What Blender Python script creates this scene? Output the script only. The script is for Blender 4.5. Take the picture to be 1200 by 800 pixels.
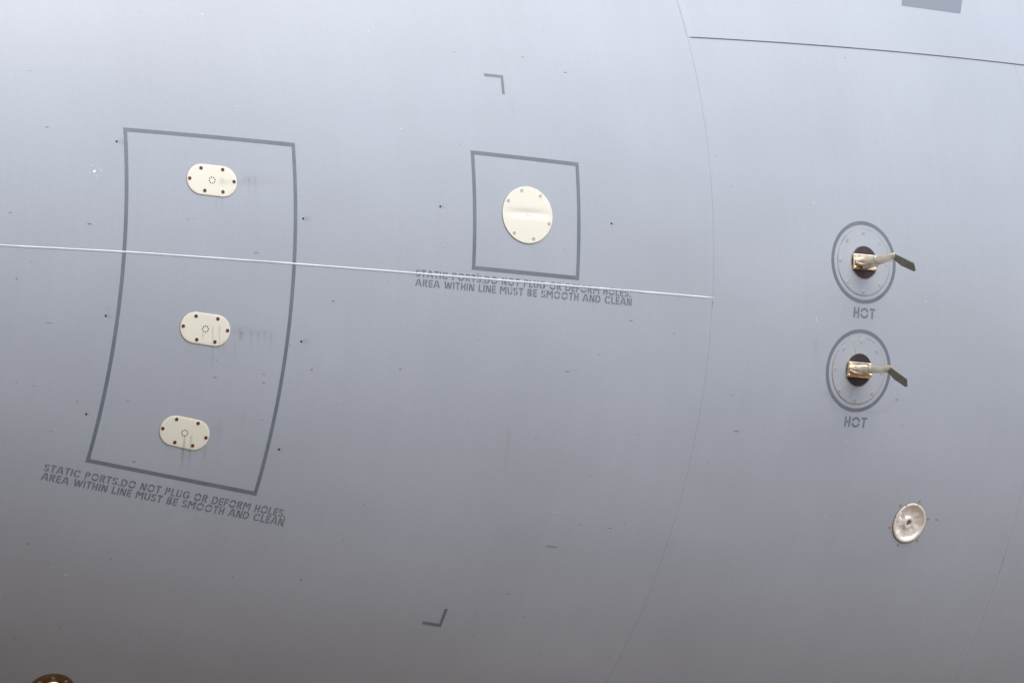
# Forward fuselage of a grey military transport: static ports, heated probes, recessed lamp.
# Metres. Fuselage axis along X (nose towards -X), theta measured from the horizontal, up positive.
import bpy, math, random
import numpy as np
from mathutils import Matrix, Vector

for o in list(bpy.data.objects):
    bpy.data.objects.remove(o)
scene = bpy.context.scene
COL = scene.collection
rnd = random.Random(7)
PI = math.pi

# ------------------------------------------------------------------ measured layout
K1 = 0.227846
K2 = -0.033855
CAM_LOC = [-8.0609,-11.2811,-1.5855]
CAM_ROT = [[0.747865,-0.066559,-0.660506],[-0.663851,-0.074896,-0.744105],[5.8e-05,0.994968,-0.100197]]
LENS = 130.985
FRAME_A = [-1.39107e-05,2.20445e-05,0.775864]
FRAME_B = [(2.2898,18.179),(2.2569,13.959),(2.2698,-23.163),(2.2701,-24.822),(2.2939,-30.092)]
LAP_TH = [(0.7722,18.093),(2.3152,18.391)]
STRIP = [(-1.7303,-4.738),(-1.2967,-4.383),(-0.7531,-4.267),(-0.1346,-4.238),(0.3227,-4.234),(0.7789,-4.225)]
RECT_L = [1.7255e-06,0.000439405,-1.29872]
RECT_R = [-2.48113e-06,-5.69602e-05,-0.753884]
RECT_C = [(-1.2938,7.641),(-0.753,6.686),(-0.7543,-25.754),(-1.31,-25.191)]
SQ = [(-0.133,6.725),(0.2516,6.178),(0.246,-3.531),(-0.1362,-3.373)]
L1 = [(-0.0555,13.87),(0.0088,13.751),(0.0048,12.127)]
L2 = [(-0.0315,-35.47),(0.0349,-35.47),(0.0319,-33.77)]
PATCH = [(1.8197,24.527),(1.7805,22.647),(2.0653,22.445),(2.1218,24.657)]
OVALS = [(-1.0267,2.98),(-1.0239,-11.007),(-1.0309,-21.009)]
OVTILT = [-3.5,-2.56,-4.11]
DISC = (0.0569,1.513)
DISC_SCREWS = [(0.0371,3.601),(0.1053,3.223),(-0.0131,2.656),(0.135,0.879),(0.007,-0.103),(0.0778,-0.496)]
PROBES = [(1.4135,-0.238),(1.4147,-9.078)]
HUBS = [(1.4143,-0.25),(1.4135,-9.01)]
LIGHT = (1.7703,-21.129)
PORT = (-1.1013,-51.6)
OV_SCREWS = [[(-1.0613,4.101),(-0.9915,4.03),(-1.0987,3.073),(-0.9557,2.938),(-1.0509,1.96),(-0.9924,1.922)],[(-1.0587,-9.891),(-0.9882,-9.946),(-1.0954,-10.95),(-0.9527,-10.939),(-1.0473,-12.084),(-0.9885,-12.114)],[(-1.0662,-19.825),(-0.9957,-19.923),(-1.1031,-20.895),(-0.9606,-21.173),(-1.0551,-22.047),(-0.9965,-22.109)]]
HOLES = [(-1.3243,6.403),(-0.7277,-0.105),(-1.34,-10.75),(-0.7074,-11.227),(-1.3486,-20.596),(-0.7152,-21.292),(-0.2571,1.761),(0.3728,1.288)]
TEXT = {'a1': [(-0.3395,-4.539),(0.4519,-4.767)],'a2': [(-0.3391,-5.362),(0.4571,-5.471)],'b1': [(-1.4335,-27.02),(-0.6343,-27.586)],'b2': [(-1.4339,-27.965),(-0.6313,-28.429)],'h1': [(1.3726,-4.785),(1.467,-4.822)],'h2': [(1.383,-13.706),(1.481,-13.673)]}
CHIPS = [(-1.6217,-7.948,4,1.3,0),(-1.4112,-1.923,7,1.2,0),(-1.5842,-6.146,4,1.2,4),(-1.5088,-12.019,10,1,4),(-1.6531,-1.27,4,1,4),(0.2506,14.373,5,1.5,0),(0.0988,15.636,4,1.4,1),(-0.1508,15.957,4,1,1),(0.1996,18.331,3,0.8,0),(-0.1756,7.376,1,3,3),(1.44,17.226,4,1.2,1),(0.8084,7.67,3,1,1),(0.8575,5.205,3,1,1),(0.4594,-6.694,5,1.4,1),(-0.3607,-12.753,5,1.5,0),(-0.6137,-7.309,5,1.2,0),(-0.6591,-13.619,4,1.2,0),(0.2389,-11.439,7,1.3,0),(0.889,-12.061,4,1.2,1),(0.9336,-14.963,9,1.6,3),(1.0109,-17.391,4,1,0),(0.5465,-16.104,6,1,4),(0.1614,-17.447,3,1,0),(0.4013,-20.015,5,1,4),(0.409,-24.33,5,1.4,1),(0.5266,-24.337,6,1.6,3),(0.5764,-23.737,3,1.3,1),(0.3098,-23.545,4,1.2,2),(-0.3817,-25.238,3,1.2,1),(-0.4149,-28.877,3,1.3,1),(0.3298,-26.611,18,2.6,4),(0.2294,-31.441,10,1.6,4),(0.1403,-33.668,2,1.6,3),(0.3269,-33.358,4,1.2,3),(0.1684,-35.924,2,1.2,3),(0.4457,-36.607,3,1.6,1),(0.7131,-36.067,3,1.4,1),(0.602,-29.266,4,1,4),(-0.262,-38.447,2,2,2),(0.4969,-33.416,2,1.5,2),(0.9169,-33.154,3,1,2),(-1.2713,-25.372,5,1.6,1),(-1.1661,-24.544,6,1.4,0),(-0.6322,-28.433,2.5,1.8,1),(-1.4061,-35.085,5,1.4,1),(-1.318,-36.786,2,1.2,1),(-1.2525,-37.602,6,1.8,2),(-1.3995,-41.779,4,1,1),(-1.3074,-46.368,2.5,2,3),(-0.7312,-34.276,4,1.3,1),(-0.5057,-33.294,4,1.2,1),(-1.1928,-43.71,2,1.6,3),(-1.0794,-43.967,3,1,3),(-0.9355,-42.409,3,1,3),(-0.815,-14.55,3.5,1.2,1),(-0.8103,-15.331,5,1.4,1),(-0.6603,-13.662,4,1.2,1),(-0.9699,-15.403,5,1.3,1),(-0.6136,-7.347,4,1,0),(-0.9729,-13.875,4,1,4),(-0.5519,-16.133,3,1.4,2),(-0.7924,-18.804,3,1.3,1),(-0.7423,-11.679,2,1.5,1),(-0.881,-3.524,8,1.2,0),(-1.0827,-0.773,2,1,0),(-1.1045,-0.855,3,1,0),(-1.4113,-1.881,6,1,0),(-1.653,-1.313,4,1,0),(-1.537,7.704,6,1,1),(-1.1932,19.924,3,1,4),(-0.9949,19.631,3,1.5,2),(-0.9287,10.235,4,1.2,2),(-0.4419,17.811,3,1.3,2),(-0.38,8.579,3,1.2,2),(-1.157,10.476,3,1,4),(-1.5723,13.7,5,1,4),(1.895,-20.646,8,1.3,3),(1.8118,-22.884,3,1.5,2),(1.9896,-29.296,6,1,2),(1.2038,4.344,1.2,5,2),(1.2136,-5.221,2,10,5),(1.6973,-2.959,1.2,5,2),(1.4064,-14.903,9,1.2,5),(1.3769,-14.602,6,0.8,5),(1.6411,-13.152,7,1,4),(1.6008,-11.115,5,2.5,4),(1.3874,-21.288,3,1,2),(0.845,-17.823,3,1,3),(1.0072,-18.051,6,1,5),(1.0766,-27.487,2,1.6,3),(-0.1017,-9.516,2,1.6,1),(-0.12,-3.877,4,1.2,1),(0.3495,-9.748,4,1.5,4),(0.6314,-7.394,3,2,4),(-0.2447,-1.813,3,1.2,4),(0.196,-1.178,3,1,0),(-0.433,-5.186,3,1,4),(-1.2289,-18.752,4,1,0),(-1.5235,-18.534,4,1,0),(-1.5764,-18.433,3,1,0),(-1.3855,-19.462,5,1,0),(-1.4421,-22.847,5,1,4),(-0.4846,-23.121,4,1,4),(-0.6673,-30.704,4,1,4),(-1.1355,-34.923,2.5,2.5,4),(-0.801,-30.524,5,1,4)]
FLECKS = [(-1.3977,3.355,2.7),(-1.3859,3.645,1.1),(-1.3749,3.455,1.2),(-1.412,3.172,1.3),(-1.3912,2.852,1.2),(-1.4036,3.878,1.3),(-1.3801,3.541,1.2)]
STAINS = [([(-1.0284,-21.259),(-1.0218,-22.756),(-1.0115,-24.594)],2.2,0.75),([(-1.0094,-21.007),(-0.999,-22.82),(-0.9887,-24.482)],2.0,0.45),([(-0.9537,-22.024),(-0.9509,-23.024),(-0.9443,-24.099)],2.5,0.3),([(-1.0019,-10.667),(-0.9956,-12.095),(-0.9822,-14.96)],1.6,0.5),([(-0.9808,-10.443),(-0.9731,-12.184),(-0.9695,-13.46)],1.6,0.45),([(-1.0292,-11.394),(-1.0279,-12.279)],2,0.35),([(-0.9609,-11.825),(-0.955,-13.573)],2,0.25),([(-0.9067,-10.862),(-0.9045,-11.969)],3.5,0.5),([(-0.8743,-10.608),(-0.8664,-12.885)],2,0.28),([(-0.8521,-10.544),(-0.8454,-12.581)],2,0.22),([(-0.8327,-10.488),(-0.8268,-12.365)],2,0.2),([(-0.8097,-10.58),(-0.8054,-12.695)],2,0.22),([(-0.9245,-11.872),(-0.9173,-13.85)],2,0.22),([(-0.9432,-10.811),(-0.8594,-10.802),(-0.7888,-10.834)],7,0.28),([(-1.011,2.954),(-0.9669,2.897),(-0.8694,2.879)],5,0.35),([(-0.9999,3.011),(-0.989,2.946)],5,0.35),([(-0.9333,3.228),(-0.8551,3.179),(-0.7761,3.213)],7,0.25),([(-0.905,3.67),(-0.9065,1.504)],2,0.2),([(-0.8855,3.617),(-0.887,1.296)],2,0.2),([(-0.9953,1.441),(-0.9952,-0.089)],2,0.2),([(-1.0118,1.414),(-1.0118,-0.118)],1.5,0.2),([(-1.0227,6.377),(-1.027,5.548)],1,0.01),([(-1.3208,6.406),(-1.2836,6.315)],4,0.4),([(-0.7235,-0.082),(-0.6978,-0.115)],4,0.45),([(-1.3374,-10.742),(-1.3161,-10.755)],4,0.4),([(-1.3384,-9.74),(-1.3354,-10.568)],2,0.25),([(-0.7046,-11.219),(-0.6761,-11.177)],5,0.5),([(-1.346,-20.584),(-1.3327,-20.563)],3,0.4),([(-0.7126,-21.258),(-0.6979,-21.281)],3,0.35),([(-0.254,1.766),(-0.2359,1.719)],3,0.35),([(0.3761,1.293),(0.3908,1.244)],3,0.3),([(0.3743,1.145),(0.374,0.567)],2,0.15),([(0.0607,-16.825),(0.0659,-18.163),(0.0824,-21.157)],3,0.22),([(-0.9491,-20.497),(-0.9064,-20.568)],9,0.18),([(-0.8589,-18.244),(-0.8449,-20.48)],2.5,0.15),([(-0.931,-19.181),(-0.915,-21.603)],2.5,0.15),([(0.7778,-4.509),(0.7741,-5.079)],1.6,0.8),([(2.2724,-23.31),(2.2736,-24.894)],1.6,0.6),([(1.2114,-6.689),(1.2267,-8.407)],5,0.2),([(1.278,-10.764),(1.3213,-12.091),(1.3805,-12.899)],5,0.3),([(1.4688,-12.532),(1.5649,-12.016),(1.617,-10.668)],5,0.2),([(0.2951,-26.723),(0.3563,-26.605),(0.4726,-26.558)],3,0.15),([(0.4997,-26.084),(0.8144,-26.366)],1.2,0.15),([(-0.4197,17.564),(-0.4284,15.465)],1.5,0.15),([(0.0322,11.423),(0.0304,9.877)],1.5,0.12)]

AXIS_H = 3.35            # height of the fuselage axis over the apron
R0 = 2.2                 # fuselage radius at x = 0

# ------------------------------------------------------------------ camera
cd = bpy.data.cameras.new('camera')
cam = bpy.data.objects.new('camera', cd); COL.objects.link(cam)
m = Matrix([r + [0] for r in CAM_ROT] + [[0, 0, 0, 1]])
m.translation = Vector(CAM_LOC) + Vector((0, 0, AXIS_H))
cam.matrix_world = m
cd.sensor_fit = 'HORIZONTAL'; cd.sensor_width = 36.0; cd.lens = LENS
cd.clip_start = 0.1; cd.clip_end = 5000
scene.camera = cam

# ------------------------------------------------------------------ sky, sun, exposure
SUN_ELEV, SUN_AZ = 57.0, 176.0     # high soft overcast sun on the camera side; azimuth from +Y towards +X
world = bpy.data.worlds.new('World'); scene.world = world; world.use_nodes = True
nt = world.node_tree; nt.nodes.clear()
wo = nt.nodes.new('ShaderNodeOutputWorld'); bg = nt.nodes.new('ShaderNodeBackground')
sky = nt.nodes.new('ShaderNodeTexSky'); sky.sky_type = 'NISHITA'; sky.sun_disc = False
sky.sun_elevation = math.radians(SUN_ELEV); sky.sun_rotation = math.radians(SUN_AZ)
sky.air_density = 1.0; sky.dust_density = 4.0; sky.ozone_density = 1.0
bg.inputs['Strength'].default_value = 0.12
nt.links.new(sky.outputs[0], bg.inputs[0]); nt.links.new(bg.outputs[0], wo.inputs[0])
sl = bpy.data.lights.new('sun', 'SUN'); sl.energy = 1.22; sl.angle = math.radians(70); sl.color = (1.0, 0.985, 0.965)
so = bpy.data.objects.new('sun', sl); COL.objects.link(so)
e, a = math.radians(SUN_ELEV), math.radians(SUN_AZ)
sdir = Vector((math.cos(e) * math.sin(a), math.cos(e) * math.cos(a), math.sin(e)))
so.rotation_euler = sdir.to_track_quat('Z', 'Y').to_euler(); so.location = sdir * 40
scene.view_settings.view_transform = 'Standard'; scene.view_settings.look = 'None'
scene.view_settings.exposure = 0.80; scene.view_settings.gamma = 1.0
scene.view_settings.use_curve_mapping = False
scene.render.engine = 'CYCLES'

# ------------------------------------------------------------------ materials
def mat(name, col, rough=0.5, metal=0.0, spec=0.5, mott=0.0, mscale=3.0, bump=0.0, bscale=60.0, streak=0.0, coat=0.0, fine=0.0, wave=0.0):
    M = bpy.data.materials.new(name); M.use_nodes = True
    n = M.node_tree.nodes; l = M.node_tree.links
    b = n['Principled BSDF']
    b.inputs['Base Color'].default_value = (*col, 1); b.inputs['Roughness'].default_value = rough
    b.inputs['Metallic'].default_value = metal; b.inputs['Specular IOR Level'].default_value = spec
    b.inputs['Coat Weight'].default_value = coat; b.inputs['Coat Roughness'].default_value = 0.25
    geo = n.new('ShaderNodeNewGeometry')
    last = None
    def noise(scale, detail, vec=None):
        t = n.new('ShaderNodeTexNoise'); t.inputs['Scale'].default_value = scale; t.inputs['Detail'].default_value = detail
        l.new(vec or geo.outputs['Position'], t.inputs['Vector']); return t.outputs['Fac']
    def mulcol(prev, fac, amt):
        mr = n.new('ShaderNodeMapRange'); mr.inputs['From Min'].default_value = 0.25; mr.inputs['From Max'].default_value = 0.75
        mr.inputs['To Min'].default_value = 1 - amt; mr.inputs['To Max'].default_value = 1 + amt
        l.new(fac, mr.inputs['Value'])
        mx = n.new('ShaderNodeMix'); mx.data_type = 'RGBA'; mx.blend_type = 'MULTIPLY'; mx.inputs[0].default_value = 1
        if prev is None: mx.inputs[6].default_value = (*col, 1)
        else: l.new(prev, mx.inputs[6])
        l.new(mr.outputs[0], mx.inputs[7]); return mx.outputs[2]
    if mott: last = mulcol(last, noise(mscale, 5), mott)
    if streak:                                   # faint rain wash running down the skin
        mp = n.new('ShaderNodeMapping'); mp.inputs['Scale'].default_value = (38, 1.2, 1.2)
        l.new(geo.outputs['Position'], mp.inputs['Vector'])
        last = mulcol(last, noise(1.0, 4, mp.outputs[0]), streak)
    if fine: last = mulcol(last, noise(260, 2), fine)
    if last is not None: l.new(last, b.inputs['Base Color'])
    if bump:
        bp = n.new('ShaderNodeBump'); bp.inputs['Strength'].default_value = 1.0; bp.inputs['Distance'].default_value = bump
        l.new(noise(bscale, 4), bp.inputs['Height']); l.new(bp.outputs[0], b.inputs['Normal'])
    if wave:                                     # slow unevenness of the stretched skin
        bw = n.new('ShaderNodeBump'); bw.inputs['Strength'].default_value = 1.0; bw.inputs['Distance'].default_value = wave
        mp = n.new('ShaderNodeMapping'); mp.inputs['Scale'].default_value = (1.6, 2.4, 2.4); l.new(geo.outputs['Position'], mp.inputs['Vector'])
        l.new(noise(1.0, 1.5, mp.outputs[0]), bw.inputs['Height']); l.new(bw.outputs[0], bp.inputs['Normal'])
    return M

M = {}
M['paint'] = mat('fuselage_paint', (0.350, 0.396, 0.458), 0.43, spec=0.45, wave=0.005, mott=0.045, mscale=1.7, streak=0.016, fine=0.05, bump=0.00012, bscale=45)
M['mark'] = mat('marking_paint', (0.138, 0.172, 0.208), 0.45, spec=0.5, mott=0.12, mscale=11, fine=0.14)
M['patch'] = mat('patch_paint', (0.155, 0.19, 0.235), 0.45, mott=0.04)
M['cream'] = mat('cream_enamel', (0.725, 0.74, 0.645), 0.38, mott=0.02, mscale=12, fine=0.02)
M['white'] = mat('white_sealant', (0.63, 0.66, 0.71), 0.35, spec=0.5, mott=0.16, mscale=9)
M['seal'] = mat('weathered_sealant', (0.30, 0.29, 0.26), 0.7, mott=0.35, mscale=24)
M['shell'] = mat('shell_paint', (0.30, 0.33, 0.355), 0.5, mott=0.04)
M['red'] = mat('red_lacquer', (0.105, 0.022, 0.016), 0.5, mott=0.2, mscale=120)
M['steel'] = mat('screw_steel', (0.42, 0.43, 0.43), 0.45, metal=0.55, mott=0.15, mscale=90)
M['scr'] = mat('painted_screw', (0.40, 0.405, 0.40), 0.45, metal=0.1, mott=0.2, mscale=60)
M['black'] = mat('bore_black', (0.006, 0.006, 0.006), 0.8)
M['hub'] = mat('hub_composite', (0.028, 0.020, 0.032), 0.45, mott=0.2, mscale=40)
M['gold'] = mat('nickel_bronze', (1.0, 0.86, 0.64), 0.24, metal=1.0, mott=0.16, mscale=45)
M['goldp'] = mat('bronze_plate', (0.76, 0.655, 0.50), 0.30, metal=1.0, mott=0.25, mscale=55, bump=0.0003, bscale=70)
M['blade'] = mat('blade_metal', (0.215, 0.235, 0.225), 0.5, metal=0.2, mott=0.15, mscale=50)
M['chrome'] = mat('reflector', (0.99, 0.985, 0.965), 0.12, metal=0.32, spec=0.9, bump=0.0035, bscale=42)
M['rim'] = mat('lens_rim', (0.80, 0.79, 0.73), 0.35, metal=0.25, mott=0.1, mscale=40)
M['brass'] = mat('dull_brass', (0.24, 0.18, 0.11), 0.3, metal=1.0, mott=0.3, mscale=40)
M['dome'] = mat('polished_brass', (0.85, 0.66, 0.42), 0.15, metal=1.0)
M['chip_a'] = mat('primer_brown', (0.25, 0.20, 0.165), 0.8)
M['chip_b'] = mat('primer_rust', (0.27, 0.155, 0.125), 0.8)
M['chip_c'] = mat('chip_pale', (0.66, 0.66, 0.64), 0.5)
M['chip_d'] = mat('chip_dark', (0.165, 0.155, 0.15), 0.8)
M['chip_e'] = mat('scuff_grey', (0.27, 0.27, 0.27), 0.7)
M['chip_f'] = mat('scuff_pale', (0.52, 0.55, 0.58), 0.6)
M['fleck'] = mat('glint_white', (0.97, 0.97, 0.97), 0.3)  # sparkle of a small shiny spot, painted as plain white
M['apron'] = mat('apron_concrete', (0.135, 0.078, 0.040), 0.9, mott=0.15, mscale=0.6, fine=0.1)

def glass_mat():
    g = bpy.data.materials.new('lens_glass'); g.use_nodes = True
    n = g.node_tree.nodes; l = g.node_tree.links; n.remove(n['Principled BSDF'])
    t = n.new('ShaderNodeBsdfTransparent'); t.inputs[0].default_value = (0.99, 0.99, 0.98, 1)
    gl = n.new('ShaderNodeBsdfGlossy'); gl.inputs['Roughness'].default_value = 0.03
    lw = n.new('ShaderNodeLayerWeight'); pw = n.new('ShaderNodeMath'); pw.operation = 'POWER'; pw.inputs[1].default_value = 4.0
    l.new(lw.outputs['Facing'], pw.inputs[0])
    fr = n.new('ShaderNodeMath'); fr.operation = 'MULTIPLY_ADD'; fr.inputs[1].default_value = 0.7; fr.inputs[2].default_value = 0.04
    l.new(pw.outputs[0], fr.inputs[0])
    mx = n.new('ShaderNodeMixShader'); l.new(fr.outputs[0], mx.inputs[0]); l.new(t.outputs[0], mx.inputs[1]); l.new(gl.outputs[0], mx.inputs[2])
    l.new(mx.outputs[0], n['Material Output'].inputs['Surface'])
    return g
M['glass'] = glass_mat()

def stain_mat():
    g = bpy.data.materials.new('grime'); g.use_nodes = True
    n = g.node_tree.nodes; l = g.node_tree.links
    b = n['Principled BSDF']; b.inputs['Base Color'].default_value = (0.19, 0.145, 0.11, 1); b.inputs['Roughness'].default_value = 0.75
    at = n.new('ShaderNodeAttribute'); at.attribute_name = 'grime'
    geo = n.new('ShaderNodeNewGeometry'); t = n.new('ShaderNodeTexNoise'); t.inputs['Scale'].default_value = 55; t.inputs['Detail'].default_value = 4
    l.new(geo.outputs['Position'], t.inputs['Vector'])
    mr = n.new('ShaderNodeMapRange'); mr.inputs['From Min'].default_value = 0.3; mr.inputs['From Max'].default_value = 0.7
    mr.inputs['To Min'].default_value = 0.35; mr.inputs['To Max'].default_value = 1.0
    l.new(t.outputs['Fac'], mr.inputs['Value'])
    mu = n.new('ShaderNodeMath'); mu.operation = 'MULTIPLY'; l.new(at.outputs['Fac'], mu.inputs[0]); l.new(mr.outputs[0], mu.inputs[1])
    l.new(mu.outputs[0], b.inputs['Alpha'])
    return g
M['grime'] = stain_mat()

# ------------------------------------------------------------------ the fuselage surface
X_MAX = -K1 / (2 * K2)                              # where the nose taper ends in the constant barrel
def rad(x):
    x = np.minimum(np.asarray(x, float), X_MAX); return R0 + K1 * x + K2 * x * x
def slope(x):
    x = np.minimum(np.asarray(x, float), X_MAX); return K1 + 2 * K2 * x
def surf(x, th, h=0.0):
    """world points on the skin: station x (m), angle th (rad), height h above the skin (m)"""
    x = np.asarray(x, float); th = np.asarray(th, float); r = rad(x); s = slope(x); q = np.sqrt(1 + s * s)
    return np.stack([x - h * s / q, -(r + h / q) * np.cos(th), AXIS_H + (r + h / q) * np.sin(th)], -1)
def frame(x, thd, h=0.0):
    """rigid tangent frame: X aft along the skin, Y up round the section, Z outwards"""
    th = math.radians(thd); s = float(slope(x)); q = math.sqrt(1 + s * s)
    u = Vector((1, -s * math.cos(th), s * math.sin(th))) / q
    v = Vector((0, math.sin(th), math.cos(th)))
    w = u.cross(v)
    mm = Matrix((u, v, w)).transposed().to_4x4(); mm.translation = Vector(surf(x, th, h)); return mm
class Patch:
    """local metres (u aft, v up, h out) wrapped on the curved skin about an anchor"""
    def __init__(s, x, thd): s.x = x; s.th = math.radians(thd); s.r = float(rad(x)); s.q = math.sqrt(1 + float(slope(x)) ** 2)
    def w(s, u, v, h=0.0):
        u = np.asarray(u, float); v = np.asarray(v, float); h = np.broadcast_to(np.asarray(h, float), u.shape)
        return surf(s.x + u / s.q, s.th + v / s.r, h)
    def uv(s, x, thd): return (x - s.x) * s.q, (math.radians(thd) - s.th) * s.r

# ------------------------------------------------------------------ object helpers
WM = {}
def wm(o): return WM.get(o.name, o.matrix_world)
def obj(name, verts, faces, m, parent=None, smooth=True, mesh=None):
    me = mesh
    if me is None:
        vs = np.asarray(verts, float).reshape(-1, 3)
        if parent is not None:
            inv = np.array(parent.matrix_world.inverted()); vs = vs @ inv[:3, :3].T + inv[:3, 3]
        me = bpy.data.meshes.new(name); me.from_pydata(vs.tolist(), [], faces); me.materials.append(m)
        if smooth:
            me.shade_smooth()
            me.set_sharp_from_angle(angle=math.radians(38))
        me.update()
    o = bpy.data.objects.new(name, me); COL.objects.link(o); o.parent = parent
    if parent is not None: o.matrix_world = parent.matrix_world; o.matrix_basis = Matrix.Identity(4); WM[o.name] = parent.matrix_world.copy()
    return o
def thing(name, label, cat, mtx=None, group=None):
    o = bpy.data.objects.new(name, None); COL.objects.link(o); o.empty_display_size = 0.05
    if mtx is not None: o.matrix_basis = mtx; o.matrix_world = mtx
    o['label'] = label; o['category'] = cat
    if group: o['group'] = group
    return o
def place(o, parent, mtx):
    o.parent = parent; o.matrix_basis = wm(parent).inverted() @ mtx
def grid_faces(nu, nv, off=0, closed=False):
    f = []
    for i in range(nu - 1):
        for j in range(nv if closed else nv - 1):
            k = (j + 1) % nv
            f.append((off + i * nv + j, off + (i + 1) * nv + j, off + (i + 1) * nv + k, off + i * nv + k))
    return f
def loft(rings, cap0=False, cap1=True):
    """rings: list of (n,3) arrays"""
    n = len(rings[0]); v = np.concatenate(rings); f = grid_faces(len(rings), n, 0, True)
    f = [tuple(reversed(q)) for q in f] if False else f
    if cap0: f.append(tuple(range(n)))
    if cap1: f.append(tuple((len(rings) - 1) * n + i for i in reversed(range(n))))
    return v, f
def join(parts):
    V, F, o = [], [], 0
    for v, f in parts:
        v = np.asarray(v, float).reshape(-1, 3); V.append(v); F += [tuple(i + o for i in q) for q in f]; o += len(v)
    return np.concatenate(V), F
def box(cx, cy, cz, sx, sy, sz):
    v = [(cx + i * sx / 2, cy + j * sy / 2, cz + k * sz / 2) for i in (-1, 1) for j in (-1, 1) for k in (-1, 1)]
    return np.array(v), [(0, 1, 3, 2), (4, 6, 7, 5), (0, 4, 5, 1), (2, 3, 7, 6), (0, 2, 6, 4), (1, 5, 7, 3)]
def bevel(o, w, seg=2):
    b = o.modifiers.new('bevel', 'BEVEL'); b.width = w; b.segments = seg; b.limit_method = 'ANGLE'; return o
def circle(r, n=48, ph=0.0): 
    t = np.arange(n) * 2 * PI / n + ph; return r * np.cos(t), r * np.sin(t)
def wrapped_profile(P, outline, prof):
    """outline(inset)->(u,v) arrays ; prof: [(inset,h),...] outer to inner, closed by an n-gon"""
    rings = []
    for ins, h in prof:
        u, v = outline(ins); rings.append(P.w(u, v, h))
    return loft(rings, False, True)
def lathe(prof, n=24):
    rings = []
    for r, z in prof:
        x, y = circle(r, n); rings.append(np.stack([x, y, np.full(n, z)], -1))
    return loft(rings, False, True)

# ------------------------------------------------------------------ ground
gv = [(-400, -400, 0), (400, -400, 0), (400, 400, 0), (-400, 400, 0)]
g = obj('apron_ground', gv, [(0, 1, 2, 3)], M['apron'], smooth=False); g['kind'] = 'structure'

# ------------------------------------------------------------------ fuselage: shell and skin panels
FUS = thing('aircraft_fuselage', 'light grey painted forward fuselage of a military transport aircraft with stencilled markings', 'aircraft',
            Matrix.Translation((0, 0, AXIS_H)))
NOSE = (-K1 + math.sqrt(K1 * K1 - 4 * K2 * R0)) / (2 * K2)      # station where the radius reaches zero
NOSE = min(NOSE, (-K1 - math.sqrt(K1 * K1 - 4 * K2 * R0)) / (2 * K2))
def lin(a, b, n): return np.linspace(a, b, n)
R_DISH = 0.0650
def cut_hole(V, Fc, GX, GT, hole, h):
    """open a round hole in a grid sheet: drop a window of cells and bridge its rim to a circle"""
    (hx, hd), hr = hole; Q = Patch(hx, hd); nv = GX.shape[1]
    U = (GX - Q.x) * Q.q; W = (((GT - Q.th + PI) % (2 * PI)) - PI) * Q.r
    inside = (np.abs(U) < hr + 0.012) & (np.abs(W) < hr + 0.012)
    I = np.where(inside.any(1))[0]; J = np.where(inside.any(0))[0]
    i0, i1, j0, j1 = I[0] - 1, I[-1] + 1, J[0] - 1, J[-1] + 1
    inw = lambda q: all(i0 <= i // nv <= i1 and j0 <= i % nv <= j1 for i in q)
    Fc = [q for q in Fc if len(q) != 4 or not inw(q)]
    rim = [(i, j0) for i in range(i0, i1)] + [(i1, j) for j in range(j0, j1)] + [(i, j1) for i in range(i1, i0, -1)] + [(i0, j) for j in range(j1, j0, -1)]
    # refine the rim so that the bridge is smooth
    idx = [i * nv + j for i, j in rim]; n = len(idx)
    a_ = np.array([math.atan2(W[i, j], U[i, j]) for i, j in rim]); ru = np.array([U[i, j] for i, j in rim]); rw = np.array([W[i, j] for i, j in rim])
    off = len(V); rings = []
    for t in (0.35, 0.7, 1.0):
        cu_, cv_ = hr * np.cos(a_), hr * np.sin(a_); rings.append(Q.w(ru + (cu_ - ru) * t, rw + (cv_ - rw) * t, h))
    V = np.concatenate([V] + rings); prev = idx
    for k_ in range(3):
        cur = [off + k_ * n + i for i in range(n)]
        Fc += [(prev[i], prev[(i + 1) % n], cur[(i + 1) % n], cur[i]) for i in range(n)]; prev = cur
    return V, Fc

TAIL = 9.0
xs = np.concatenate([NOSE + 0.02 + (-1.9 - NOSE - 0.02) * lin(0, 1, 30)[:-1] ** 1.5, lin(-1.9, 3.0, 130)[:-1], lin(3.0, TAIL, 20)])
ths = np.arange(288) * 2 * PI / 288
X, T = np.meshgrid(xs, ths, indexing='ij')
v = surf(X.ravel(), T.ravel(), -0.0004)
f = grid_faces(len(xs), 288, 0, True)
v, f = cut_hole(v, f, X, T, (LIGHT, R_DISH + 0.002), -0.0004)
f.append(tuple(range(287, -1, -1))); f.append(tuple((len(xs) - 1) * 288 + i for i in range(288)))
obj('skin_shell', v, f, M['shell'], FUS)

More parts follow.
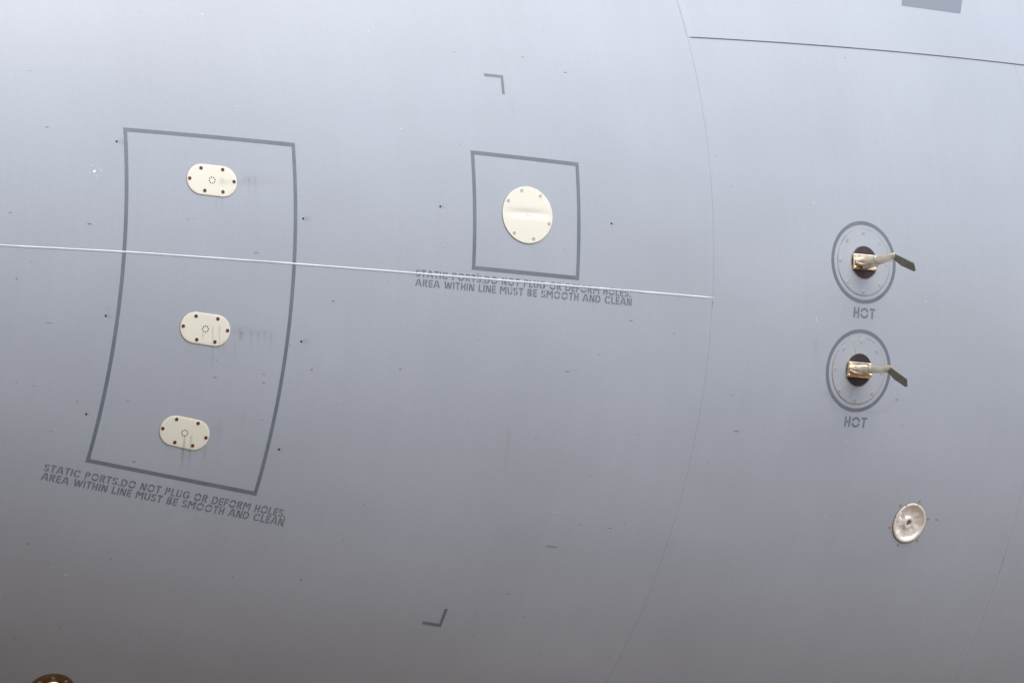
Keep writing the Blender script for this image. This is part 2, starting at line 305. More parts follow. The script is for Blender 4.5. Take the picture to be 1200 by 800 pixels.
GAP = 0.0006
TH_STRIP = math.radians(-4.25); TH_LAP = math.radians(18.2)
X_B = 2.272
def xA(th):
    d = np.degrees(th); return FRAME_A[0] * d * d + FRAME_A[1] * d + FRAME_A[2]
def panel(name, x0, x1, th0, th1, h=0.0, skirt=-0.004, nx=90, nth=80, dense=None, ramp=0.0, hole=None):
    """x0,x1: functions of theta ; one skin panel with its own cut edges"""
    tt = lin(th0, th1, nth)
    t = lin(0, 1, nx) if dense is None else dense
    rows = []
    for s in t:
        rows.append(np.stack([x0(tt) + (x1(tt) - x0(tt)) * s, tt], -1))
    G = np.array(rows)                                              # nx,nth,2
    hh = np.full(G.shape[:2], h)
    if ramp:                                                        # feathered forward edge
        d = np.clip((G[..., 0] - G[:1, :, 0]) / ramp, 0, 1); hh = h * d * d * (3 - 2 * d)
    P = surf(G[..., 0], G[..., 1], hh)
    nxx = len(t)
    V = P.reshape(-1, 3); Fc = grid_faces(nxx, nth)
    if hole is not None: V, Fc = cut_hole(V, Fc, G[..., 0], G[..., 1], hole, h)
    # skirt round the four edges
    loop = [i * nth for i in range(nxx)] + [(nxx - 1) * nth + j for j in range(1, nth)] + [i * nth + nth - 1 for i in range(nxx - 2, -1, -1)] + [j for j in range(nth - 2, 0, -1)]
    g2 = G.reshape(-1, 2)[loop]
    S2 = surf(g2[:, 0], g2[:, 1], skirt); S1 = P.reshape(-1, 3)[loop]
    off = len(V); n = len(loop)
    V = np.concatenate([V, S1, S2])
    Fc += [(off + i, off + n + i, off + n + (i + 1) % n, off + (i + 1) % n) for i in range(n)]
    o = obj(name, V, Fc, M['paint'], FUS, smooth=True)
    return o
k = lambda c: (lambda t: np.full_like(t, c))
TOP, BOT = math.radians(80), math.radians(-85)
dl = np.concatenate([lin(0, 0.42, 14)[:-1], lin(0.42, 1, 110)])
XN = -4.2
panel('skin_panel', k(XN), lambda t: xA(t) - GAP, TH_STRIP + 0.00001, TOP, dense=dl, nth=90)
panel('skin_panel', k(XN), lambda t: xA(t) - GAP, BOT, TH_STRIP - 0.00001, dense=dl, nth=110)
panel('skin_panel', lambda t: xA(t) + GAP, k(X_B - GAP), BOT, TH_LAP + 0.006, nth=120, hole=(LIGHT, R_DISH))
up = panel('skin_panel', lambda t: xA(t) + 0.0005, k(4.6), TH_LAP, TOP, h=0.0038, skirt=0.0006, dense=np.concatenate([lin(0, 0.007, 8)[:-1], lin(0.007, 1, 120)]), ramp=0.020)
up['label'] = 'upper skin panel lapping over the panel below'
panel('skin_panel', k(X_B + GAP), k(8.5), BOT, TH_LAP + 0.006, nth=110)

# ------------------------------------------------------------------ painted markings (film of paint on the skin)
def path_strip(pts, width, h=0.0004, closed=False, step=0.02):
    """mitred band of paint along (x, theta_deg) points"""
    P0 = Patch(*pts[0]); q = np.array([P0.uv(*p) for p in pts])
    if closed: q = np.vstack([q, q[:1]])
    return band_uv(P0, q, width, h, closed, step)
def band_uv(P, q, width, h, closed=False, step=0.02):
    q = np.asarray(q, float)
    L, Rr = [], []
    n = len(q)
    for i in range(n):
        if closed: a, b, c = q[(i - 1) % (n - 1)], q[i], q[(i + 1) % (n - 1) if i < n - 1 else 1]
        else: a, b, c = q[max(i - 1, 0)], q[i], q[min(i + 1, n - 1)]
        d1 = b - a if np.any(b != a) else c - b; d2 = c - b if np.any(c != b) else d1
        d1 = d1 / np.linalg.norm(d1); d2 = d2 / np.linalg.norm(d2)
        n1 = np.array([-d1[1], d1[0]]); n2 = np.array([-d2[1], d2[0]]); mm = n1 + n2; mm /= np.linalg.norm(mm)
        s = width / 2 / max(0.35, float(mm @ n1)); L.append(b + mm * s); Rr.append(b - mm * s)
    A, B = [], []
    for i in range(n - 1):
        k_ = max(1, int(np.ceil(np.linalg.norm(q[i + 1] - q[i]) / step)))
        for j in range(k_):
            A.append(L[i] + (L[i + 1] - L[i]) * j / k_); B.append(Rr[i] + (Rr[i + 1] - Rr[i]) * j / k_)
    A.append(L[-1]); B.append(Rr[-1]); A = np.array(A); B = np.array(B); m_ = len(A)
    V = np.concatenate([P.w(A[:, 0], A[:, 1], h), P.w(B[:, 0], B[:, 1], h)])
    return V, [(i, i + m_, i + m_ + 1, i + 1) for i in range(m_ - 1)]
def poly(c, d): return c[0] * d * d + c[1] * d + c[2]
# tall warning outline: sides follow their own fitted stations
tl, tr, br, bl = RECT_C
loop = [(poly(RECT_L, d), d) for d in lin(tl[1], bl[1], 30)] + [(poly(RECT_R, d), d) for d in lin(br[1], tr[1], 30)]
o = obj('boundary_line', *path_strip(loop, 0.0122, closed=True), M['mark'], FUS); o['label'] = 'tall dark grey outline painted around three oval plates'
loop = [SQ[0], SQ[3], SQ[2], SQ[1]]
o = obj('boundary_line', *path_strip(loop, 0.0128, closed=True), M['mark'], FUS); o['label'] = 'square dark grey outline painted around the round plate'
for L, w, lb in ((L1, 0.0100, 'small painted corner angle above the square outline'), (L2, 0.0115, 'small painted corner angle low on the hull')):
    o = obj('corner_mark', *path_strip(L, w), M['mark'], FUS); o['label'] = lb
# dark patch cut by the top edge
P = Patch(*PATCH[1]); q = np.array([P.uv(*p) for p in PATCH])
n = 12; V = []
for i in range(n + 1):
    a_ = q[0] + (q[3] - q[0]) * i / n; b_ = q[1] + (q[2] - q[1]) * i / n
    for j in range(n + 1):
        c_ = b_ + (a_ - b_) * j / n * 3.0; V.append(P.w(c_[0], c_[1], 0.0043))
o = obj('painted_patch', V, grid_faces(n + 1, n + 1), M['patch'], FUS); o['label'] = 'dark grey painted rectangle at the upper right'

# ---- stencil lettering
def arc(cx, cy, rx, ry, a0, a1, n=9):
    return [(cx + rx * math.cos(math.radians(a0 + (a1 - a0) * i / (n - 1))), cy + ry * math.sin(math.radians(a0 + (a1 - a0) * i / (n - 1)))) for i in range(n)]
def glyphs():
    s = 0.175; c = s / 2; t = 1 - c; G = {}
    st = lambda x: [(x, 0), (x, 1)]
    w = 0.58; r = w - c
    G['I'] = (s, [st(c)])
    G['H'] = (w, [st(c), st(r), [(w / 2 - c, .5), (w / 2 + c, .5)]])
    G['T'] = (.56, [[(0, t), (.56, t)], [(.28, 0), (.28, 1 - s - .07)]])
    G['L'] = (.46, [st(c), [(s + .06, c), (.46, c)]])
    G['E'] = (.48, [st(c), [(s + .05, t), (.48, t)], [(s + .05, .5), (.45, .5)], [(s + .05, c), (.48, c)]])
    G['F'] = (.46, [st(c), [(s + .05, t), (.46, t)], [(s + .05, .5), (.42, .5)]])
    G['N'] = (.66, [st(c), st(.66 - c), [(s + .03, .92), (.66 - s - .03, .08)]])
    G['M'] = (.84, [st(c), st(.84 - c), [(s + .03, .95), (.42, .42)], [(.84 - s - .03, .95), (.46, .46)]])
    G['A'] = (.78, [[(.06, 0), (.33, 1)], [(.72, 0), (.45, 1)], [(.31, .3), (.47, .3)]])
    G['W'] = (.96, [[(.06, 1), (.25, 0)], [(.33, .06), (.46, .90)], [(.52, .90), (.66, .06)], [(.90, 1), (.71, 0)]])
    G['O'] = (.86, [arc(.43, .5, .43 - c, .5 - c, 12, 168, 15), arc(.43, .5, .43 - c, .5 - c, 192, 348, 15)])
    G['C'] = (.76, [arc(.42, .5, .42 - c, .5 - c, 38, 84, 6), arc(.42, .5, .42 - c, .5 - c, 100, 260, 15), arc(.42, .5, .42 - c, .5 - c, 276, 322, 6)])
    G['G'] = (.80, [arc(.42, .5, .42 - c, .5 - c, 38, 84, 6), arc(.42, .5, .42 - c, .5 - c, 100, 260, 15), arc(.42, .5, .42 - c, .5 - c, 276, 330, 6) + [(.72, .42), (.50, .42)]])
    G['U'] = (.62, [[(c, 1), (c, .32)] + arc(.31, .32, .31 - c, .32 - c, 180, 258, 7), [(.62 - c, 1), (.62 - c, .32)] + arc(.31, .32, .31 - c, .32 - c, 0, -78, 7)])
    G['D'] = (.70, [st(c), [(s + .06, t)] + arc(.30, .5, .40 - c, .5 - c, 90, -90, 13) + [(s + .06, c)]])
    G['P'] = (.58, [st(c), [(s + .06, t)] + arc(.30, .72, .28 - c, .28 - c, 90, -90, 9) + [(s + .06, .44 + c)]])
    G['R'] = (.60, [st(c), [(s + .06, t)] + arc(.30, .73, .28 - c, .27 - c, 90, -90, 9) + [(s + .06, .46 + c)], [(.30, .40), (.54, 0)]])
    G['B'] = (.60, [st(c), [(s + .06, t)] + arc(.30, .75, .26 - c, .25 - c, 90, -90, 9) + [(s + .06, .5 + c)], [(s + .06, .42)] + arc(.31, .25, .28 - c, .25 - c, 75, -90, 9) + [(s + .06, c)]])
    G['S'] = (.58, [arc(.29, .73, .29 - c, .27 - c, 15, 75, 6), arc(.29, .73, .29 - c, .27 - c, 98, 255, 10), arc(.29, .27, .29 - c, .27 - c, 75, -82, 10), arc(.29, .27, .29 - c, .27 - c, 255, 195, 5)])
    G['.'] = (s, [[(0, c), (s, c)]])
    return G, s
GL, STROKE = glyphs()
def text_mesh(s, start, end, cap, track=0.13, space=0.42, slant=0.0):
    P = Patch(*start); u1, v1 = P.uv(*end)
    tot = 0.0; pos = []
    for ch in s:
        if ch == ' ': tot += space; continue
        pos.append((ch, tot)); tot += GL[ch][0] + track
        if ch == '.': tot += 0.0
    tot -= track
    L = math.hypot(u1, v1); d = np.array([u1, v1]) / L; nrm = np.array([-d[1], d[0]]); sx = L / tot
    parts = []
    for ch, x in pos:
        for stroke in GL[ch][1]:
            q = [d * ((x + a_) * sx + slant * b_ * cap) + nrm * (b_ * cap + rnd.uniform(-1, 1) * 0.0002) for a_, b_ in stroke]
            parts.append(band_uv(P, q, STROKE * 0.5 * (cap + sx) , 0.0004, False, 0.05))
    return join(parts)
def text(s, key, cap, label, **kw):
    o = obj('stencil_text', *text_mesh(s, *TEXT[key], cap, **kw), M['mark'], FUS); o['label'] = label; return o
text('STATIC PORTS.DO NOT PLUG OR DEFORM HOLES.', 'a1', 0.0232, 'first line of stencilled warning under the square outline')
text('AREA WITHIN LINE MUST BE SMOOTH AND CLEAN', 'a2', 0.0232, 'second line of stencilled warning under the square outline')
text('STATIC PORTS.DO NOT PLUG OR DEFORM HOLES.', 'b1', 0.0236, 'first line of stencilled warning under the tall outline')
text('AREA WITHIN LINE MUST BE SMOOTH AND CLEAN', 'b2', 0.0236, 'second line of stencilled warning under the tall outline')
text('HOT', 'h1', 0.0365, 'stencilled word HOT under the upper probe', track=0.12)
text('HOT', 'h2', 0.0365, 'stencilled word HOT under the lower probe', track=0.12)
for (x, thd), lb in zip(PROBES, ('dark ring painted around the upper probe', 'dark ring painted around the lower probe')):
    P = Patch(x, thd); n = 96
    uo, vo = circle(0.1445, n); ui, vi = circle(0.1315, n)
    V = np.concatenate([P.w(uo, vo, 0.0004), P.w(ui, vi, 0.0004)])
    o = obj('warning_ring', V, [(i, (i + 1) % n, n + (i + 1) % n, n + i) for i in range(n)], M['mark'], FUS); o['label'] = lb

# ---- pale sealant bead in the lengthwise joint
pts = [(XN, STRIP[0][1] - 0.35)] + [tuple(p) for p in STRIP]
xx = np.concatenate([lin(XN, -1.75, 20)[:-1], lin(-1.75, STRIP[-1][0] + 0.003, 160)])
tt = np.interp(xx, [p[0] for p in pts], [p[1] for p in pts]); tt = np.convolve(np.pad(tt, 6, 'edge'), np.ones(13) / 13, 'valid')
P = Patch(0, -4.25); prof = [(-0.0030, -0.0005), (-0.0027, 0.0005), (-0.0017, 0.0012), (0, 0.0015), (0.0017, 0.0012), (0.0027, 0.0005), (0.0030, -0.0005)]
rows = []
for i, (x, d) in enumerate(zip(xx, tt)):
    sc = 1.0 if i < len(xx) - 3 else (0.9, 0.65, 0.2)[i - len(xx) + 3]
    u0, v0 = P.uv(x, d); wv = 1 + 0.05 * math.sin(x * 23) + 0.04 * math.sin(x * 61)
    rows.append(P.w([u0] * 7, [v0 + a_ * sc * wv for a_, b_ in prof], [b_ * sc for a_, b_ in prof]))
o = obj('seam_bead', np.concatenate(rows), grid_faces(len(xx), 7), M['white'], FUS); o['label'] = 'thin white bead along the lengthwise joint'

# ------------------------------------------------------------------ small fasteners shared by many parts
def screw_mesh(name, r, m, slot=True, dome=0.0008, deep=0.0003):
    parts = [lathe([(r, -0.0004), (r, 0.0004), (r * 0.86, dome), (r * 0.46, dome), (r * 0.38, dome - deep), (r * 0.1, dome - deep)], 20)]
    v, f = join(parts); me = bpy.data.meshes.new(name); me.from_pydata(v.tolist(), [], f); me.materials.append(m); me.update(); return me
MS = {'red': screw_mesh('screw', 0.0060, M['red']), 'steel': screw_mesh('screw', 0.0062, M['steel']), 'paint': screw_mesh('screw', 0.0072, M['scr'], True, 0.0013, 0.0011)}
def screw(kind, parent, x, thd, h):
    o = bpy.data.objects.new('screw', MS[kind]); COL.objects.link(o)
    mm = frame(x, thd, h) @ Matrix.Rotation(rnd.uniform(0, 6.28), 4, 'Z'); place(o, parent, mm); return o
def bores(P, pts, r, h, parent, name='port_hole'):
    """tiny drilled holes: black cups with a fine burr"""
    parts = []
    for u, v in pts:
        cu, cv = circle(r, 10); rings = [P.w(u + cu, v + cv, h + 0.0001), P.w(u + cu * 0.9, v + cv * 0.9, h + 0.00025), P.w(u + cu * 0.7, v + cv * 0.7, h + 0.0001)]
        parts.append(loft(rings))
    return obj(name, *join(parts), M['black'], parent)

# ------------------------------------------------------------------ oval static-port plates
def stadium(L, W, tilt, n=24):
    def f(ins):
        r = W / 2 - ins; a = L / 2 - W / 2
        t = np.concatenate([lin(-PI / 2, PI / 2, n), lin(PI / 2, 3 * PI / 2, n)])
        u = r * np.cos(t) + np.concatenate([np.full(n, a), np.full(n, -a)]); v = r * np.sin(t)
        c, s = math.cos(tilt), math.sin(tilt); return u * c - v * s, u * s + v * c
    return f
for (x, thd), tilt, scr, lb in zip(OVALS, OVTILT, OV_SCREWS, (
        'topmost of three cream oval static port plates with red screws',
        'middle of three cream oval static port plates with red screws',
        'lowest of three cream oval static port plates, drip stain below')):
    th = thing('static_port_plate', lb, 'port plate', frame(x, thd), 'cream oval plates inside the tall outline')
    P = Patch(x, thd); ol = stadium(0.168, 0.0985, math.radians(tilt))
    obj('sealant_edge', *wrapped_profile(P, ol, [(-0.0017, 0.0002), (-0.0012, 0.0008), (0.0006, 0.0008)]), M['seal'], th)
    # cream plate with a curved grid so the face follows the hull
    rings = []
    for ins, h in [(0.0, 0.0002), (0.0, 0.0016), (0.0007, 0.0022), (0.0014, 0.0023), (0.012, 0.0023), (0.026, 0.0023), (0.038, 0.0023), (0.046, 0.0023)]:
        rings.append(P.w(*ol(ins), h))
    pl = obj('plate', *loft(rings), M['cream'], th)
    for s_ in scr: screw('red', pl, s_[0], s_[1], 0.0022)
    hu, hv = circle(0.0098, 8, 0.2)
    bores(P, list(zip(hu, hv)), 0.0023, 0.0023, th, 'port_holes')

# ------------------------------------------------------------------ round plate with a pressed crease
th = thing('round_port_plate', 'round cream plate with a pressed crease inside the square outline', 'port plate', frame(*DISC))
P = Patch(*DISC); RD = 0.0945
cu = lambda ins: circle(RD - ins, 72)
obj('sealant_edge', *wrapped_profile(P, cu, [(-0.0016, 0.0002), (-0.0011, 0.0008), (0.001, 0.0008)]), M['seal'], th)
def crease(u, v):
    u = np.asarray(u); v = np.asarray(v)
    taper = np.clip(1 - (u / 0.090) ** 2, 0, 1) ** 0.8
    y = (v - 0.0065) / np.where(v > 0.0065, 0.0115, 0.0135)
    return -0.0026 * taper * np.exp(-y * y)
rings = [P.w(*cu(0), 0.0002), P.w(*cu(0), 0.0022), P.w(*cu(0.0007), 0.0030), P.w(*cu(0.0014), 0.0031)]
for rr in lin(0.005, RD - 0.0015, 34):
    u_, v_ = cu(rr); rings.append(P.w(u_, v_, 0.0031 + crease(u_, v_)))
pl = obj('plate', *loft(rings), M['cream'], th)
for s_ in DISC_SCREWS: screw('steel', pl, s_[0], s_[1], 0.0030)
bores(P, [(-0.0072, -0.0010), (0, -0.0012), (0.0072, -0.0014)], 0.0015, 0.0014, th, 'port_holes')

# ------------------------------------------------------------------ heated air-data probes
def tube(path, radii, n=16, cap0=True, squash=1.0, up=Vector((0, 1, 0))):
    rings = []
    for i, p in enumerate(path):
        p = Vector(p); d = (Vector(path[min(i + 1, len(path) - 1)]) - Vector(path[max(i - 1, 0)])).normalized()
        s = d.cross(up).normalized(); w = s.cross(d)
        t = np.arange(n) * 2 * PI / n; r = radii[i]; ra, rb = (r if isinstance(r, tuple) else (r, r))
        rings.append(np.array([p + s * (ra * math.cos(a_)) + w * (rb * math.sin(a_)) for a_ in t]))
    return loft(rings, cap0, True)
def local_obj(name, vf, m, parent, smooth=True):
    v, f = vf; me = bpy.data.meshes.new(name); me.from_pydata(np.asarray(v).tolist(), [], f); me.materials.append(m)
    if smooth: me.shade_smooth(); me.set_sharp_from_angle(angle=math.radians(35))
    me.update(); o = bpy.data.objects.new(name, me); COL.objects.link(o); o.parent = parent; return o
for idx, ((x, thd), (hx, hth), lb) in enumerate(zip(PROBES, HUBS, ('upper of two bronze air data probes, above the other HOT stencil', 'lower of two bronze air data probes, nearest the round lamp'))):
    th = thing('air_data_probe', lb, 'probe', frame(hx, hth), 'heated probes on the right side')
    P = Patch(x, thd)
    ring = lambda r0: (lambda ins: circle(r0 - ins, 72))
    obj('sealant_ring', *wrapped_profile(P, ring(0.1185), [(0, 0.0001), (0.0008, 0.0010), (0.0032, 0.0010), (0.004, 0.0003)]), M['seal'], th)
    pl = obj('mounting_plate', *wrapped_profile(P, ring(0.1150), [(0, 0.0001), (0, 0.0010), (0.0008, 0.0014), (0.0016, 0.0014), (0.03, 0.0014), (0.054, 0.0014)]), M['paint'], th)
    for j in range(8):
        a_ = PI / 2 + j * PI / 4
        u_, v_ = 0.1035 * math.cos(a_), 0.1035 * math.sin(a_)
        screw('paint', pl, P.x + u_ / P.q, math.degrees(P.th + v_ / P.r), 0.0013)
    if True:                                                       # sealed radial joints in the mounting plate
        for q in ([(-0.035, 0.098), (-0.022, 0.060)], [(-0.028, -0.098), (-0.018, -0.062), (0.000, -0.0605)]):
            if idx == 1: obj('joint_line', *band_uv(P, q, 0.0022, 0.0017), M['seal'], th)
    PH = Patch(hx, hth)
    obj('hub_seal', *wrapped_profile(PH, ring(0.0605), [(0, 0.0012), (0.0010, 0.0022), (0.0036, 0.0022)]), M['seal'], th)
    obj('hub_disc', *wrapped_profile(PH, ring(0.0570), [(0, 0.0022), (0.001, 0.0032), (0.02, 0.0036), (0.04, 0.0037)]), M['hub'], th)
    # bronze foot in the hub slot, local coords: X aft, Y up, Z out
    fp = local_obj('foot_plate', box(-0.002, 0, 0.006, 0.104, 0.055, 0.009), M['goldp'], th, False); bevel(fp, 0.0025, 2)
    for sx_ in (-1, 1):
        for sy_ in (-1, 1):
            rv = local_obj('rivet', lathe([(0.0045, 0.0), (0.0045, 0.001), (0.003, 0.0022), (0.001, 0.0024)], 14), M['gold'], th)
            rv.location = (-0.002 + sx_ * 0.044, sy_ * 0.0205, 0.0105)
    # strut: aerofoil fairing rising from the foot, then a round mast
    lift = 0.006 if idx == 0 else 0.016
    base = Vector((-0.012, 0.0, 0.008)); tip = Vector((0.008, lift, 0.160))
    path, rad_ = [], []
    for t_, ra, rb in ((0.0, 0.040, 0.020), (0.06, 0.033, 0.0165), (0.14, 0.026, 0.0145), (0.25, 0.022, 0.0145), (0.4, 0.0200, 0.0150), (0.6, 0.0190, 0.0158), (0.85, 0.0185, 0.0164), (0.985, 0.0185, 0.0164), (1.0, 0.0175, 0.0154)):
        path.append(base + (tip - base) * t_); rad_.append((ra * 0.9, rb * 0.86))
    local_obj('mast', tube(path, rad_, 24), M['gold'], th)
    # two tapering fairing ribs at the root
    for sy_ in ((-1, 1) if idx == 1 else (-1,)):
        pr = [Vector((-0.046, 0.004 * sy_, 0.011)), Vector((-0.03, 0.010 * sy_, 0.020)), Vector((0.0, 0.013 * sy_, 0.036)), Vector((0.02, 0.013 * sy_, 0.05))]
        local_obj('root_fairing', tube(pr, [0.003, 0.0065, 0.008, 0.005], 12), M['goldp'], th)
    if idx == 0:                                   # ventral web tapering out along the mast
        pw_ = [base + (tip - base) * t_ + Vector((0.004, -d_, 0)) for t_, d_ in ((0.05, 0.020), (0.25, 0.0165), (0.5, 0.0135), (0.8, 0.010))]
        local_obj('mast_web', tube(pw_, [(0.016, 0.007), (0.013, 0.0065), (0.010, 0.005), (0.006, 0.003)], 14), M['goldp'], th)
    cl = local_obj('collar', tube([base + (tip - base) * 0.42, base + (tip - base) * 0.47], [(0.0180, 0.0138), (0.0180, 0.0138)], 24), M['goldp'], th)
    # vane blade trailing aft and drooping from the mast head
    ang = math.radians(-20 if idx == 0 else -27)
    c = Vector((math.cos(ang), math.sin(ang), 0.0)).normalized(); nz = Vector((0, 0, 1)); up_ = nz.cross(c).normalized()
    wv = (nz * 0.62 + up_ * 0.78).normalized(); tk = c.cross(wv).normalized()
    o0 = tip + Vector((0.0, -0.004, 0.006))
    out = [(-0.012, 0.010), (0.070, 0.014), (0.096, -0.006), (0.092, -0.013), (0.034, -0.017), (0.010, -0.013), (-0.010, -0.012)]
    vv = []
    for sgn in (-1, 1):
        for (a_, b_) in out:
            vv.append(o0 + c * a_ + wv * b_ + tk * (sgn * (0.0050 if a_ < 0.09 else 0.0042)))
    n_ = len(out); ff = [tuple(range(n_)), tuple(range(2 * n_ - 1, n_ - 1, -1))] + [(i, n_ + i, n_ + (i + 1) % n_, (i + 1) % n_) for i in range(n_)]
    bl_ = local_obj('vane_blade', (np.array([list(q) for q in vv]), ff), M['blade'], th, False); bevel(bl_, 0.0012, 2)

# ------------------------------------------------------------------ recessed round lamp
th = thing('recessed_lamp', 'round recessed lamp with bright silver reflector below the probes', 'lamp', frame(*LIGHT))
P = Patch(*LIGHT); RL = 0.0735; ring = lambda r0: (lambda ins: circle(r0 - ins, 72))
def annulus(prof, n=96, rip=None):
    rings = []
    for i, (r_, h_) in enumerate(prof):
        hh = h_ + (0 if rip is None else rip(i, np.arange(n) * 2 * PI / n)); rings.append(P.w(*circle(r_, n), hh))
    return loft(rings, False, False)
obj('gasket', *annulus([(RL + 0.0032, 0.0001), (RL + 0.0028, 0.0010), (RL - 0.001, 0.0010)]), M['chip_d'], th)
rim = obj('rim', *annulus([(RL, 0.0006), (RL - 0.0005, 0.0030), (RL - 0.0025, 0.0042), (RL - 0.0085, 0.0042), (RL - 0.0105, 0.0030), (RL - 0.0110, -0.0020)]), M['rim'], th)
lump = lambda i, t: 0.0010 * np.sin(3 * t + 1.3 * i) + 0.0012 * np.sin(5 * t - 0.8 * i + 1) + 0.0006 * np.sin(11 * t)
obj('reflector', *annulus([(RL - 0.0108, -0.0010), (0.0600, -0.0035), (0.0545, -0.0060), (0.0480, -0.0080), (0.0400, -0.0098), (0.0310, -0.0110), (0.0200, -0.0116)], 96, lambda i, t: lump(i, t) if 0 < i else 0 * t), M['chrome'], th)
v_, f_ = loft([P.w(*circle(r_, 72), h_) for r_, h_ in ((RL - 0.0108, 0.0014), (0.045, 0.0026), (0.025, 0.0032), (0.008, 0.0034))])
obj('lens_pane', v_, [tuple(reversed(q)) for q in f_], M['glass'], th)
local_obj('socket', lathe([(0.0225, -0.0135), (0.0220, -0.0030), (0.0190, -0.0005), (0.0115, -0.0005), (0.0095, -0.0060), (0.001, -0.0065)], 32), M['chrome'], th)
local_obj('bulb_hole', lathe([(0.0096, -0.0058), (0.0090, -0.0048), (0.001, -0.0044)], 20), M['chip_d'], th)
for j in range(8):
    a_ = PI / 8 + j * PI / 4 + 0.15; rr_ = RL - 0.0012
    nt_ = local_obj('notch', box(0, 0, 0, 0.004, 0.004, 0.003), M['chip_e'], th, False)
    nt_.location = (rr_ * math.cos(a_), rr_ * math.sin(a_), 0.0024); nt_.rotation_euler.z = a_
for j in range(6):
    a_ = math.radians(75 + j * 60); sc_ = local_obj('sealed_screw', lathe([(0.006, -0.0004), (0.0055, 0.0004), (0.002, 0.0007)], 16), M['chip_e'], th)
    rr_ = RL + 0.013; place(sc_, th, frame(P.x + rr_ * math.cos(a_) / P.q, math.degrees(P.th + rr_ * math.sin(a_) / P.r), 0.0004))

# ------------------------------------------------------------------ brass port cut by the lower left edge
th = thing('brass_port', 'brown brass port fitting at the bottom left corner', 'port fitting', frame(*PORT))
P = Patch(*PORT); RB = 0.074
rings = []
for r_, h_ in ((RB, 0.0001), (RB, 0.0050), (RB - 0.003, 0.0075), (RB - 0.022, 0.0085), (RB - 0.027, 0.0060), (RB - 0.030, 0.0030)):
    rings.append(P.w(*circle(r_, 72), h_))
obj('flange', *loft(rings), M['brass'], th)
rings = []
for i in range(8):
    a_ = i / 7 * PI / 2; rings.append(P.w(*circle((RB - 0.031) * max(0.03, math.cos(a_)), 48), 0.0032 + 0.020 * math.sin(a_)))
obj('dome', *loft(rings), M['dome'], th)
for j in range(8):
    a_ = j * PI / 4 + PI / 8; sc_ = bpy.data.objects.new('screw', MS['steel']); COL.objects.link(sc_)
    rr_ = RB - 0.0135; place(sc_, th, frame(P.x + rr_ * math.cos(a_) / P.q, math.degrees(P.th + rr_ * math.sin(a_) / P.r), 0.0078))

# ------------------------------------------------------------------ drilled holes in the skin
for x, thd in HOLES:
    P = Patch(x, thd)
    hr = obj('drain_hole', *loft([P.w(*circle(0.0036, 14), 0.0001), P.w(*circle(0.0033, 14), 0.0006), P.w(*circle(0.0027, 14), 0.0006), P.w(*circle(0.0026, 14), 0.0002)]), M['black'], FUS)

# ------------------------------------------------------------------ wear: chips, scuffs, grime; also a painted glint
PXM = 0.0029                                       # metres on the skin per photograph pixel here
cm = {0: 'chip_a', 1: 'chip_b', 2: 'chip_c', 3: 'chip_d', 4: 'chip_e', 5: 'chip_f'}
by = {k_: [] for k_ in cm}
def blob(P, u0, v0, L, W, h=0.0005, n=14):
    t = np.arange(n) * 2 * PI / n; j = np.array([rnd.uniform(0.55, 1.15) for _ in t])
    u = u0 + L / 2 * np.cos(t) * j + 0; v = v0 + W / 2 * np.sin(t) * j - 0.06 * L / 2 * np.cos(t) * 0
    V = np.concatenate([P.w(u, v, h), P.w(np.array([u0]), np.array([v0]), h)])
    return V, [(i, (i + 1) % n, n) for i in range(n)]
for x, d, L, W, c_ in CHIPS:
    hh = 0.0043 if d > 18.3 and x > 0.78 else 0.0005
    by[c_].append(blob(Patch(x, d), 0, 0, L * PXM * 0.9, W * PXM * 0.85, hh))
for _ in range(40):                               # finest stone specks
    x = rnd.uniform(-1.6, 2.2); d = rnd.uniform(-42, 17); c_ = rnd.choice([0, 1, 4, 4, 4, 5])
    by[c_].append(blob(Patch(x, d), 0, 0, rnd.uniform(0.8, 2.6) * PXM, rnd.uniform(0.3, 0.7) * PXM, 0.0005, 7))
for k_, ps in by.items():
    o = obj('paint_chips', *join(ps), M[cm[k_]], FUS, smooth=False); o['kind'] = 'stuff'
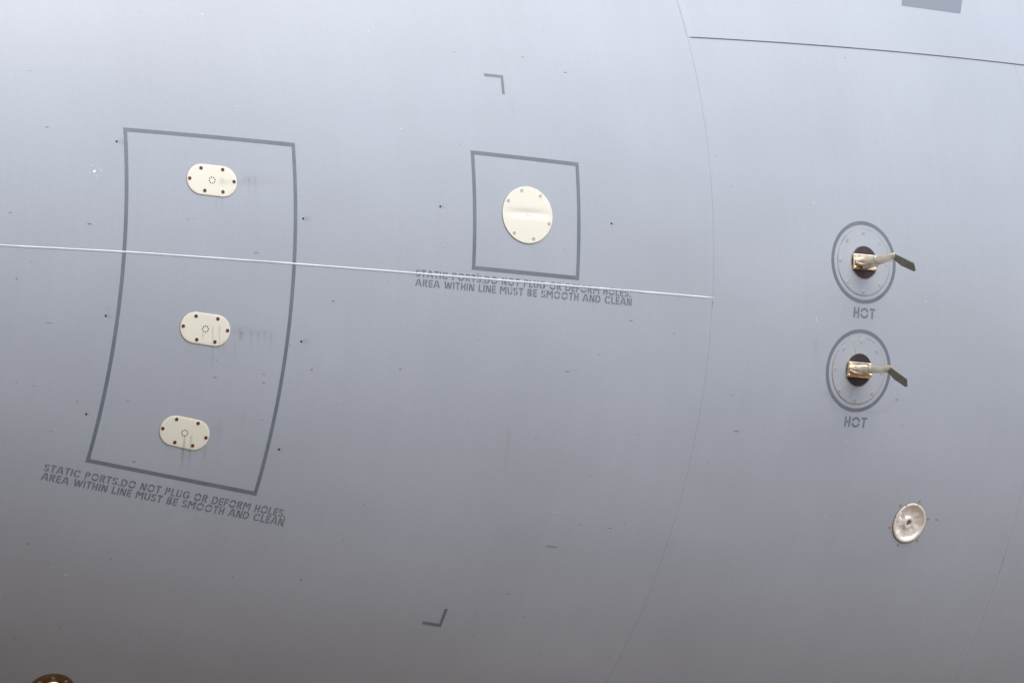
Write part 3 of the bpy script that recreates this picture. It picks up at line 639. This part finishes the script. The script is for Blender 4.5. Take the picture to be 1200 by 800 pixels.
o = obj('glint_flecks', *join([blob(Patch(x, d), 0, 0, w * (1.25 if w > 2 else 0.8) * PXM, w * (1.25 if w > 2 else 0.8) * PXM, 0.0006, 12) for x, d, w in FLECKS]), M['fleck'], FUS, smooth=False); o['kind'] = 'stuff'

def on_plate(P, u, v):
    x = P.x + u / P.q; d = math.degrees(P.th + v / P.r)
    for c_, tl_ in zip(OVALS, OVTILT):
        a_, b_ = Patch(*c_).uv(x, d); t_ = math.radians(tl_); a_, b_ = a_ * math.cos(t_) + b_ * math.sin(t_), -a_ * math.sin(t_) + b_ * math.cos(t_)
        if math.hypot(max(0, abs(a_) - 0.0348), b_) < 0.050: return True
    return False
VV, FF, AA = [], [], []
for pts, w, s_ in STAINS:
    P = Patch(*pts[0]); q = np.array([P.uv(*p) for p in pts]); n = 14
    seg = np.linspace(0, len(q) - 1, n); qu = np.interp(seg, range(len(q)), q[:, 0]); qv = np.interp(seg, range(len(q)), q[:, 1])
    d = np.stack([np.gradient(qu), np.gradient(qv)], -1); d /= np.linalg.norm(d, axis=1)[:, None]; nn = np.stack([-d[:, 1], d[:, 0]], -1)
    off = sum(len(a_) for a_ in VV); m_ = 7
    V = []; A = []
    for i in range(n):
        e_ = i / (n - 1); along = min(1, e_ * 8 + 0.15) * (1 - e_) ** 0.7
        for j in range(m_):
            a_ = (j / (m_ - 1) * 2 - 1)
            pu = qu[i] + nn[i, 0] * a_ * w * PXM * 1.1; pv = qv[i] + nn[i, 1] * a_ * w * PXM * 1.1
            V.append(P.w(pu, pv, 0.0027 if on_plate(P, pu, pv) else 0.0008)); A.append((0.38 if abs(q[-1, 0] - q[0, 0]) > abs(q[-1, 1] - q[0, 1]) else 0.55) * s_ * along * math.cos(a_ * PI / 2) ** 1.5)
    VV.append(np.array(V)); AA += A; FF += grid_faces(n, m_, off)
o = obj('grime_streaks', np.concatenate(VV), FF, M['grime'], FUS); o['kind'] = 'stuff'
at = o.data.attributes.new('grime', 'FLOAT', 'POINT'); at.data.foreach_set('value', AA)
o.visible_shadow = True
